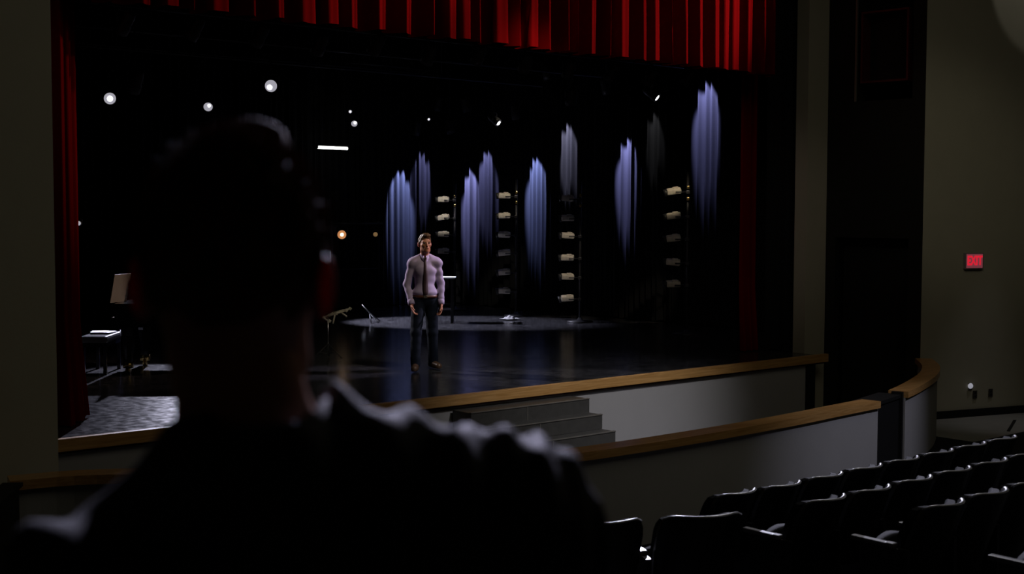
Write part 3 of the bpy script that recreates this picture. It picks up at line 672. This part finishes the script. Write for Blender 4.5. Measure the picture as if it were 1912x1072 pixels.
# ------------------------------------------------------------------ implicit surfaces for the people
def nets(fn, lo, hi, h):
    lo = np.array(lo, float); hi = np.array(hi, float); n = np.ceil((hi - lo) / h).astype(int) + 1
    ax = [lo[i] + h * np.arange(n[i]) for i in range(3)]
    X, Y, Z = np.meshgrid(*[a.astype(np.float32) for a in ax], indexing='ij', sparse=False)
    V = fn(X, Y, Z).astype(np.float32); ins = V < 0
    c = [np.s_[:-1], np.s_[1:]]
    cnt = np.zeros(tuple(n - 1), np.int8); 
    for i in (0, 1):
        for j in (0, 1):
            for k in (0, 1): cnt += ins[c[i], c[j], c[k]]
    act = (cnt > 0) & (cnt < 8)
    idx = -np.ones(act.shape, np.int64); A = np.argwhere(act); idx[tuple(A.T)] = np.arange(len(A))
    acc = np.zeros((len(A), 3)); num = np.zeros(len(A))
    for axis in range(3):
        for p in (0, 1):
            for q in (0, 1):
                o = [0, 0, 0]; oth = [a for a in range(3) if a != axis]; o[oth[0]] = p; o[oth[1]] = q; e = list(o); e[axis] = 1
                va = V[A[:, 0] + o[0], A[:, 1] + o[1], A[:, 2] + o[2]]; vb = V[A[:, 0] + e[0], A[:, 1] + e[1], A[:, 2] + e[2]]
                m = (va < 0) != (vb < 0); t = va[m] / (va[m] - vb[m]); P = np.tile(np.array(o, float), (m.sum(), 1)); P[:, axis] = t
                acc[m] += P; num[m] += 1
    verts = lo + (A + acc / num[:, None]) * h
    faces = []
    for axis in range(3):
        u, v = [(1, 2), (2, 0), (0, 1)][axis]
        s0 = [np.s_[:]] * 3; s1 = [np.s_[:]] * 3; s0[axis] = np.s_[:-1]; s1[axis] = np.s_[1:]
        d = ins[tuple(s0)] != ins[tuple(s1)]; E = np.argwhere(d)
        ok = (E[:, u] > 0) & (E[:, v] > 0) & (E[:, u] < n[u] - 1) & (E[:, v] < n[v] - 1); E = E[ok]
        q = []
        for du, dv in ((-1, -1), (0, -1), (0, 0), (-1, 0)):
            B = E.copy(); B[:, u] += du; B[:, v] += dv; q.append(idx[tuple(B.T)])
        q = np.stack(q, 1); flip = ~ins[tuple(E.T)]; q[flip] = q[flip][:, ::-1]; faces.append(q)
    return verts, np.concatenate(faces)
def smin(a, b, k):
    h = np.clip(.5 + .5 * (b - a) / k, 0, 1); return b + (a - b) * h - k * h * (1 - h)
def rc(X, Y, Z, a, b, ra, rb):
    a = np.array(a, float); b = np.array(b, float); d = b - a; L = max(float(d @ d), 1e-9)
    t = np.clip(((X - a[0]) * d[0] + (Y - a[1]) * d[1] + (Z - a[2]) * d[2]) / L, 0, 1)
    return np.sqrt((X - a[0] - t * d[0]) ** 2 + (Y - a[1] - t * d[1]) ** 2 + (Z - a[2] - t * d[2]) ** 2) - (ra + (rb - ra) * t)
def el(X, Y, Z, c, r):
    x, y, z = (X - c[0]) / r[0], (Y - c[1]) / r[1], (Z - c[2]) / r[2]; k0 = np.sqrt(x * x + y * y + z * z); k1 = np.sqrt((x / r[0]) ** 2 + (y / r[1]) ** 2 + (z / r[2]) ** 2) + 1e-6
    return k0 * (k0 - 1) / k1
def evalp(prims, X, Y, Z, k, infl=0.):
    v = None
    for p in prims:
        d = rc(X, Y, Z, *p[1:]) if p[0] == 'c' else el(X, Y, Z, p[1], p[2])
        v = d if v is None else smin(v, d, k)
    return v - infl
def np_mesh(name, vf, mats, parent, mi=None, smooth=True):
    if isinstance(vf, list):
        vs = []; fs = []; o = 0
        for v, f in vf: vs.append(v); fs.append(f + o); o += len(v)
        vf = (np.concatenate(vs), np.concatenate(fs))
    v, f = vf; me = bpy.data.meshes.new(name); me.from_pydata(v.tolist(), [], f.tolist())
    for m in (mats if isinstance(mats, (list, tuple)) else [mats]): me.materials.append(m)
    me.polygons.foreach_set('use_smooth', [smooth] * len(f))
    if mi is not None: me.polygons.foreach_set('material_index', [int(k) for k in mi(v[f].mean(1))])
    me.update(); fix_normals(me); return link(name, me, parent)

def person(name, loc, rz, label, P):
    """P: joints and clothes. Figure faces -Y, its left is +X."""
    root = empty(name, loc, rz, label=label, cat='person')
    h = P.get('h', .009)
    SL, SR, EL, ER, WL, WR = P['SL'], P['SR'], P['EL'], P['ER'], P['WL'], P['WR']
    HL, HR, KL, KR, AL, AR = P['HL'], P['HR'], P['KL'], P['KR'], P['AL'], P['AR']
    nb = P.get('neck', (0, .02, 1.44)); hd = np.array(P.get('head', (0, -.005, 1.60)))      # neck base, head pivot
    tx = P.get('tx', 0)
    trapL = (P.get('xL', .05) + tx, .02, P.get('tzL', 1.495)); trapR = (-.05 + tx, .02, P.get('tzR', 1.495))
    torso = [('e', (tx, .0, 1.27), (.140, .108, .20)), ('e', (tx * .5, -.005, 1.08), (.130, .102, .17)), ('e', (0, .012, .95), (.152, .118, .12)),
             ('c', SR, SL, .062, .062), ('c', trapL, SL, .048, .058), ('c', trapR, SR, .048, .058), ('e', (tx, -.04, 1.32), (.13, .078, .10))]
    arms = [('c', SL, EL, .052, .038), ('c', EL, WL, .038, .027), ('c', SR, ER, .052, .038), ('c', ER, WR, .038, .027)]
    legs = [('c', HL, KL, .088, .058), ('c', KL, AL, .055, .038), ('c', HR, KR, .088, .058), ('c', KR, AR, .055, .038)]
    neck = [('c', nb, tuple(hd + (0, .005, .02)), .062, .056)]
    def foot(a, yaw):
        a = np.array(a); d = np.array([math.sin(yaw), -math.cos(yaw), 0]); heel = a * (1, 1, 0) - d * .05 + (0, 0, .045); toe = a * (1, 1, 0) + d * .17 + (0, 0, .03); return heel, toe, a
    # body
    feet = []
    for a, yw in ((AL, P.get('yawL', .2)), (AR, P.get('yawR', -.2))):
        he, to, an = foot(a, yw); feet += [('c', tuple(he), tuple(to), .036, .028), ('c', tuple(he), a, .036, .038)]
    main = evalp
    def body_fn(X, Y, Z): return np.maximum(evalp(torso + arms + legs + neck + feet, X, Y, Z, .03), -Z + .01)
    parts = [nets(body_fn, (-.42, -.36, -.02), (.42, .34, 1.60), .012)]
    # head with a face
    yaw, tilt, roll = P.get('hyaw', 0), P.get('htilt', 0), P.get('hroll', 0)
    HM = np.array((Matrix.Rotation(yaw, 3, 'Z') @ Matrix.Rotation(tilt, 3, 'X') @ Matrix.Rotation(roll, 3, 'Y')))
    piv = np.array((0, .01, 1.58))
    def hl(X, Y, Z):     # world -> canonical head coordinates
        x, y, z = X - hd[0], Y - hd[1], Z - hd[2]; I = HM.T
        return [I[i, 0] * x + I[i, 1] * y + I[i, 2] * z + piv[i] for i in range(3)]
    skull = [('e', (0, .012, 1.683), (.076, .096, .106)), ('e', (0, -.028, 1.63), (.060, .070, .086)), ('c', (-.035, -.02, 1.575), (0, -.066, 1.572), .03, .024), ('c', (.035, -.02, 1.575), (0, -.066, 1.572), .03, .024),
             ('c', (0, .02, 1.50), (0, .01, 1.62), .055, .056)]
    feat = [('c', (0, -.093, 1.672), (0, -.113, 1.638), .008, .013), ('c', (-.045, -.080, 1.692), (.045, -.080, 1.692), .011, .011), ('c', (-.02, -.094, 1.612), (.02, -.094, 1.612), .007, .007), ('c', (-.018, -.092, 1.601), (.018, -.092, 1.601), .007, .007),
            ('e', (.045, -.062, 1.645), (.022, .022, .02)), ('e', (-.045, -.062, 1.645), (.022, .022, .02))]
    es = P.get('ear', 1.)
    ears = [('e', (sx * .083, .020, 1.650), (.010 * es, .021 * es, .034 * es)) for sx in (-1, 1)]
    ears += [('e', (sx * (.083 + .006 * es), .028, 1.656), (.009 * es, .012 * es, .030 * es)) for sx in (-1, 1)]
    def head_fn(X, Y, Z):
        x, y, z = hl(X, Y, Z); v = evalp(skull, x, y, z, .03); v = smin(v, evalp(feat, x, y, z, .012), .016)
        for sx in (-1, 1): v = np.maximum(v, -el(x, y, z, (sx * .032, -.098, 1.672), (.017, .016, .011)))
        return smin(v, evalp(ears, x, y, z, .008), .010)
    c = hd + HM @ (np.array((0, 0, 1.66)) - piv)
    parts.append(nets(head_fn, c - (.15, .16, .19), c + (.15, .16, .17), .0055))
    # hands: palm, four fingers, thumb
    for wr, elb, side in ((WL, EL, 1), (WR, ER, -1)):
        wr = np.array(wr); d = wr - np.array(elb); d /= np.linalg.norm(d); d = d * .8 + np.array((0, -.1, -.35)); d /= np.linalg.norm(d)
        s_ = np.array((side * .25, -1., 0)); s_ -= d * (s_ @ d); s_ /= np.linalg.norm(s_)           # thumb side, forward
        nn_ = np.array((-side, 0, 0.)); nn_ -= d * (nn_ @ d) + s_ * (nn_ @ s_); nn_ /= np.linalg.norm(nn_)   # palm faces the thigh
        pr_ = [('c', tuple(wr - d * .06), tuple(wr + d * .01), .026, .025)]
        for o_ in (.030, .010, -.011, -.030): pr_.append(('c', tuple(wr + s_ * o_ * .6), tuple(wr + d * .092 + s_ * o_), .017, .0125))
        fg = []
        for o_, ln, cu in ((.031, .92, .25), (.0105, 1.02, .32), (-.011, .95, .38), (-.031, .76, .45)):
            p0 = wr + d * .092 + s_ * o_; a_ = cu; q_ = p0; rr = .0092
            for seg_ in (.045, .028, .022):
                dv = d * math.cos(a_) + nn_ * math.sin(a_) + s_ * o_ * .8; e_ = q_ + dv * seg_ * ln; fg.append(('c', tuple(q_), tuple(e_), rr, rr - .001)); q_ = e_; a_ += cu * 1.1; rr -= .001
        tb = wr + d * .03 + s_ * .026; t1 = tb + d * .035 + s_ * .026 + nn_ * .014; t2 = t1 + d * .03 + s_ * .006 + nn_ * .012; t3 = t2 + d * .022 + nn_ * .01
        fg += [('c', tuple(tb), tuple(t1), .015, .0115), ('c', tuple(t1), tuple(t2), .011, .0098), ('c', tuple(t2), tuple(t3), .0098, .008)]
        def hand_fn(X, Y, Z, pr_=pr_, fg=fg):
            v = evalp(pr_, X, Y, Z, .012)
            return smin(v, np.minimum.reduce([rc(X, Y, Z, *f_[1:]) for f_ in fg]), .006)
        cc = wr + d * .08; parts.append(nets(hand_fn, cc - .14, cc + .14, .0045))
    def emat(cen):
        x, y, z = hl(cen[:, 0], cen[:, 1], cen[:, 2]); return (np.abs(x) > .084) & (z > 1.6) & (z < 1.72) & (np.abs(y - .02) < .05)
    np_mesh('body', parts, [M['skin'], M['ear']], root, emat)
    def hp(p): return tuple(hd + HM @ (np.array(p) - piv))
    for sx in (-1, 1):
        e = MB(); e.lathe([(.001, -.011), (.008, -.008), (.011, 0), (.008, .008), (.001, .011)], 12); o = e.build('eye', M['eye'], root); o.location = hp((sx * .032, -.086, 1.672))
    o = MB().tube([hp((-.022, -.099, 1.607)), hp((0, -.103, 1.608)), hp((.022, -.099, 1.607))], [.002, .005, .002], 8).build('lips', M['lips'], root)
    # hair
    hs = P.get('hair', 1.)
    def hair_fn(X, Y, Z):
        x, y, z = hl(X, Y, Z)
        v = el(x, y, z, (0, .016, 1.690), (.083, .103, P.get('hz', .113))); v = smin(v, el(x, y, z, (.01, -.055, 1.775), (.05, .04, .030 * hs)), .03)
        if P.get('tuft'): v = smin(v, el(x, y, z, (-.020, -.045, 1.792), (.026, .030, .022)), .015)
        v = v + .0035 * np.sin(95 * x + 40 * y) * np.sin(70 * z + 30 * x) + .003 * np.sin(140 * y + 60 * z)
        return np.maximum(v, np.maximum(1.735 - .98 * (y + .075) - z, np.maximum(1.588 - z, -(v + .02))))
    hm = [nets(hair_fn, c - (.16, .17, .15), c + (.16, .17, .2), .006)]
    if P.get('strands'):
        vs = []; fs = []; rng = np.random.default_rng(3)
        for i in range(P['strands']):
            th = rng.uniform(0, 2 * PI); ph = rng.uniform(-.15, 1.0) * PI / 2
            nrm = np.array((math.cos(th) * math.cos(ph), math.sin(th) * math.cos(ph), math.sin(ph)))
            p0 = np.array((0, .016, 1.69)) + nrm * (.083, .103, P.get('hz', .113))
            if 1.735 - .98 * (p0[1] + .075) - p0[2] > -.005 or p0[2] < 1.60: continue
            up = max(0, nrm[2]); front = max(0, -nrm[1])
            dr = nrm * .5 + np.array((.15 * rng.normal(), .25 * rng.normal() + .3 * (1 - up), -.75 * (1 - up) + .4 * up)) ; dr = dr / np.linalg.norm(dr)
            ln = rng.uniform(.010, .022) * (1 + 1.2 * front); a1 = np.cross(dr, (.3, .2, .9)); a1 /= np.linalg.norm(a1); a2 = np.cross(dr, a1); w = .0022
            b0 = len(vs); pts = [p0 - nrm * .006 + a1 * w, p0 - nrm * .006 - a1 * w * .5 + a2 * w * .87, p0 - nrm * .006 - a1 * w * .5 - a2 * w * .87, p0 + dr * ln]
            vs += [hp(p) for p in pts]; fs += [(b0, b0 + 1, b0 + 3, b0 + 3), (b0 + 1, b0 + 2, b0 + 3, b0 + 3), (b0 + 2, b0, b0 + 3, b0 + 3)]
        sm = MB(); sm.add([Vector(v) for v in vs], [f[:3] for f in fs], False)
        hv = np.array([tuple(v) for v in vs]); 
    ho = np_mesh('hair', hm, M[P['hair_mat']], root)
    if P.get('strands'):
        o = sm.build('hair_strands', M[P['hair_mat']], ho); o['kind'] = 'stuff'
    # shoes
    for a, yw in ((AL, P.get('yawL', .2)), (AR, P.get('yawR', -.2))):
        he, to, an = foot(a, yw); mid = (he + to) / 2; an2 = np.array(a) * (1, 1, 0) + (0, 0, .085)
        def shoe_fn(X, Y, Z):
            v = smin(rc(X, Y, Z, tuple(he), tuple(to + (0, 0, .004)), .045, .040), rc(X, Y, Z, tuple(he), tuple(an2), .042, .046), .03); v = smin(v, rc(X, Y, Z, tuple(mid), tuple(to), .05, .042), .02)
            return np.maximum(v, -Z + .001)
        sv = nets(shoe_fn, mid - (.2, .22, .1), mid + (.2, .22, .14), .008); so = np_mesh('shoe', sv, M[P['shoe_mat']], root)
    # trousers
    def folds(X, Y, Z, a): return a * (np.sin(34 * Z + 14 * X + 9 * Y) * np.sin(21 * Z - 19 * X + 5) + .6 * np.sin(52 * Z + 25 * Y))
    tp = [('e', (0, .012, .95), (.162, .124, .13)), ('c', HL, KL, .098, .075), ('c', KL, tuple(np.array(AL) + (0, 0, -.01)), .074, .066), ('c', HR, KR, .098, .075), ('c', KR, tuple(np.array(AR) + (0, 0, -.01)), .074, .066)]
    def tr_fn(X, Y, Z): return np.maximum(evalp(tp, X, Y, Z, .025) + folds(X, Y, Z, .0016), np.maximum(Z - .99, .045 - Z))
    np_mesh('trousers', nets(tr_fn, (-.36, -.34, .02), (.36, .32, 1.02), h), M[P['trouser_mat']], root)
    if P['kind'] == 'shirt':
        sp = torso + arms
        def sh_core(X, Y, Z): return evalp([p for p in sp], X, Y, Z, .028, .010)
        def sh_fn(X, Y, Z):
            v = sh_core(X, Y, Z) + folds(X, Y, Z, .0042)
            bl = el(X, Y, Z, (0, -.005, 1.03), (.172, .13, .075)); v = smin(v, bl, .03)
            tors = np.maximum(np.abs(X) - .165, .962 - Z)
            cutw = np.maximum(v, np.where(np.abs(X) < .17, .968 - Z, -1))
            nk = .068 - np.sqrt(X ** 2 + (Y - .012) ** 2); nk = np.where(Z > 1.46, nk, -1)
            return np.maximum(cutw, np.maximum(nk, np.where(Z < .80, .9, -1)))
        np_mesh('shirt', nets(sh_fn, (-.42, -.3, .78), (.42, .28, 1.58), .0075), M['shirt'], root)
        for wr, elb in ((WL, EL), (WR, ER)):
            wr = np.array(wr); d = wr - np.array(elb); d /= np.linalg.norm(d); MB().tube([wr - d * .055, wr - d * .05, wr + d * .012, wr + d * .014], [.040, .046, .046, .041], 16).build('cuff', M['shirt'], root)
        # collar wings
        cb = MB(); vs = []; n = 20
        for i in range(n + 1):
            a = -.42 * PI + 2 * PI * (i / n) * .92 - PI / 2 + .58 * PI; 
        vs = []; fs = []
        for i in range(n + 1):
            a = -PI / 2 + .22 + (2 * PI - .44) * i / n; ca, sa = math.cos(a), math.sin(a); fr = max(0, -sa) ** 3
            zt = 1.545 - .03 * fr + .0; zb = 1.492 - .052 * fr
            for r_, z in ((.060, zt), (.066, zt + .002), (.078 + .010 * fr, zb), (.070 + .008 * fr, zb)): vs.append((ca * r_, .012 + sa * (r_ + .008), z))
        for i in range(n):
            for k in range(4): fs.append((i * 4 + k, i * 4 + (k + 1) % 4, i * 4 + 4 + (k + 1) % 4, i * 4 + 4 + k))
        fs += [(0, 1, 2, 3), tuple(n * 4 + k for k in range(4))]
        cb.add(vs, fs, True).build('collar', M['shirt'], root)
        # tie following the chest
        yy = np.linspace(-.3, 0, 600)
        def front(x, z):
            v = sh_fn(np.full(600, x, np.float32), yy.astype(np.float32), np.full(600, z, np.float32)); k = np.argmax(v < 0); return yy[k] if v[k] < 0 else -.1
        tz = [1.502, 1.485, 1.46, 1.44, 1.36, 1.28, 1.2, 1.12, 1.05, 1.01, .985]; tw = [.022, .024, .019, .017, .024, .028, .031, .034, .036, .03, .004]
        vs = []; fs = []
        for z, w in zip(tz, tw):
            y0 = min(front(0, min(z, 1.44)), front(w, min(z, 1.44)), front(-w, min(z, 1.44))) - .004 + max(0, z - 1.44) * .25
            vs += [(-w, y0, z), (0, y0 - .007, z), (w, y0, z), (w, y0 + .012, z), (-w, y0 + .012, z)]
        for i in range(len(tz) - 1):
            for k in range(5): fs.append((i * 5 + k, i * 5 + (k + 1) % 5, i * 5 + 5 + (k + 1) % 5, i * 5 + 5 + k))
        tm = MB().add(vs, fs, True); tm.box((0, vs[1][1] + .002, 1.487), (.036, .022, .032), bev=.008); tm.build('tie', M['tie'], root)
        pts = []
        for i in range(33):
            a = 2 * PI * i / 32; pts.append((math.cos(a) * .166, .006 + math.sin(a) * .128, .978))
        bm_ = MB(); vs = []; fs = []
        for p in pts:
            d = Vector((p[0], p[1] - .006, 0)).normalized()
            for r_, z in ((-.006, -.018), (.006, -.018), (.006, .018), (-.006, .018)): vs.append(Vector(p) + d * r_ + Vector((0, 0, z)))
        for i in range(32):
            for k in range(4): fs.append((i * 4 + k, i * 4 + (k + 1) % 4, i * 4 + 4 + (k + 1) % 4, i * 4 + 4 + k))
        bo = bm_.add(vs, fs, True).build('belt', M['belt'], root); MB().box((0, -.128, .978), (.045, .010, .036), bev=.004).build('buckle', M['buckle'], bo)
    else:
        jp = [('e', (tx, .005, 1.25), (.182, .132, .21)), ('e', (tx * .5, .0, 1.06), (.172, .128, .2)), ('e', (0, .012, .9), (.19, .145, .16)), ('c', SR, SL, .078, .078), ('c', trapL, SL, .05, .07), ('c', trapR, SR, .05, .07),
              ('e', (.09 + tx, .06, 1.31), (.10, .075, .12)), ('e', (-.09 + tx, .06, 1.31), (.10, .075, .12)),
              ('c', (nb[0], .035, 1.40), (nb[0], .02, 1.445), .10, .082), ('c', (nb[0] - .055, .02, 1.465), (nb[0] - .042, .012, 1.50), .05, .034), ('c', SL, EL, .078, .062), ('c', EL, tuple(np.array(WL) + (0, 0, .02)), .062, .046), ('c', SR, ER, .078, .062), ('c', ER, tuple(np.array(WR) + (0, 0, .02)), .062, .046)]
        def jk_fn(X, Y, Z):
            v = evalp(jp, X, Y, Z, .03, .008); sh_ = np.clip((Z - 1.25) / .2, 0, 1)
            v = v + .009 * sh_ * (np.sin(52 * X + 22 * Y + 8 * Z) * np.sin(23 * X + 1.3 + 25 * Y) + .6 * np.sin(31 * X * X * 9 + 40 * Y + 2)) + folds(X, Y, Z, .004)
            nk = .066 - np.sqrt((X - nb[0]) ** 2 + (Y - .012) ** 2); nk = np.where(Z > 1.46, nk, -1)
            return np.maximum(v, np.maximum(nk, np.where(np.abs(X) < .2, .80 - Z, -1)))
        np_mesh('jacket', nets(jk_fn, (-.46, -.32, .72), (.46, .32, 1.60), .0085), M['jacket'], root)
        for (nm, r0, z0, z1, m) in (('jacket_collar', .066, 1.435, 1.500, 'jacket'), ('shirt_collar', .060, 1.455, 1.512, 'collar')):
            vs = []; fs = []; n = 24
            for i in range(n + 1):
                a = -PI / 2 + .5 + (2 * PI - 1.0) * i / n; ca, sa = math.cos(a), math.sin(a); fr = max(0, -sa)
                for r_, z in ((r0 - .010, z1 - .03 * fr), (r0 - .002, z1 + .003 - .03 * fr), (r0 + .018, z0 - .05 * fr), (r0 + .008, z0 - .05 * fr)): vs.append((nb[0] + ca * r_, .016 + sa * (r_ + .006), z - .33 * ca * r_))
            for i in range(n):
                for k in range(4): fs.append((i * 4 + k, i * 4 + (k + 1) % 4, i * 4 + 4 + (k + 1) % 4, i * 4 + 4 + k))
            fs += [(3, 2, 1, 0), tuple(n * 4 + k for k in range(4))]
            MB().add(vs, fs, True).build(nm, M[m], root)
    return root

person('person', (-.13, 1.94, ZS + .02), R(-32), 'man in a lavender shirt, dark tie and jeans standing on the stage facing out', dict(
    kind='shirt', SL=(.158, .0, 1.425), SR=(-.162, .0, 1.42), EL=(.222, .03, 1.13), ER=(-.240, .02, 1.13), WL=(.215, -.03, .885), WR=(-.185, -.09, .885),
    HL=(.082, .02, .93), HR=(-.085, .0, .93), KL=(.105, .06, .50), KR=(-.125, -.09, .50), AL=(.125, .15, .09), AR=(-.135, -.12, .09), yawL=.35, yawR=-.15,
    hair_mat='hair', shoe_mat='shoe', trouser_mat='jeans', hyaw=R(12), h=.008))
FG = (-9.73, -10.90)
person('person', (FG[0], FG[1], fl(*FG)), R(180 - 22), 'dark-haired man in a black jacket seen from behind, large and out of focus', dict(
    kind='jacket', tx=-.07, xL=.085, tzL=1.462, tzR=1.472, neck=(-.035, .02, 1.42), SL=(.128, .0, 1.330), SR=(-.284, .0, 1.388), EL=(.19, .03, 1.06), ER=(-.365, .03, 1.09), WL=(.18, -.06, .84), WR=(-.33, -.06, .86),
    HL=(.09, .0, .93), HR=(-.09, .0, .93), KL=(.10, -.01, .50), KR=(-.10, -.01, .50), AL=(.11, .02, .09), AR=(-.11, .02, .09),
    hair_mat='hair_dark', shoe_mat='trousers', trouser_mat='trousers', hyaw=R(-14), ear=.92, hair=1., hz=.100, tuft=1, strands=2600, h=.011, head=(-.010, -.01, 1.567)))
print('objects', len(SC.objects))
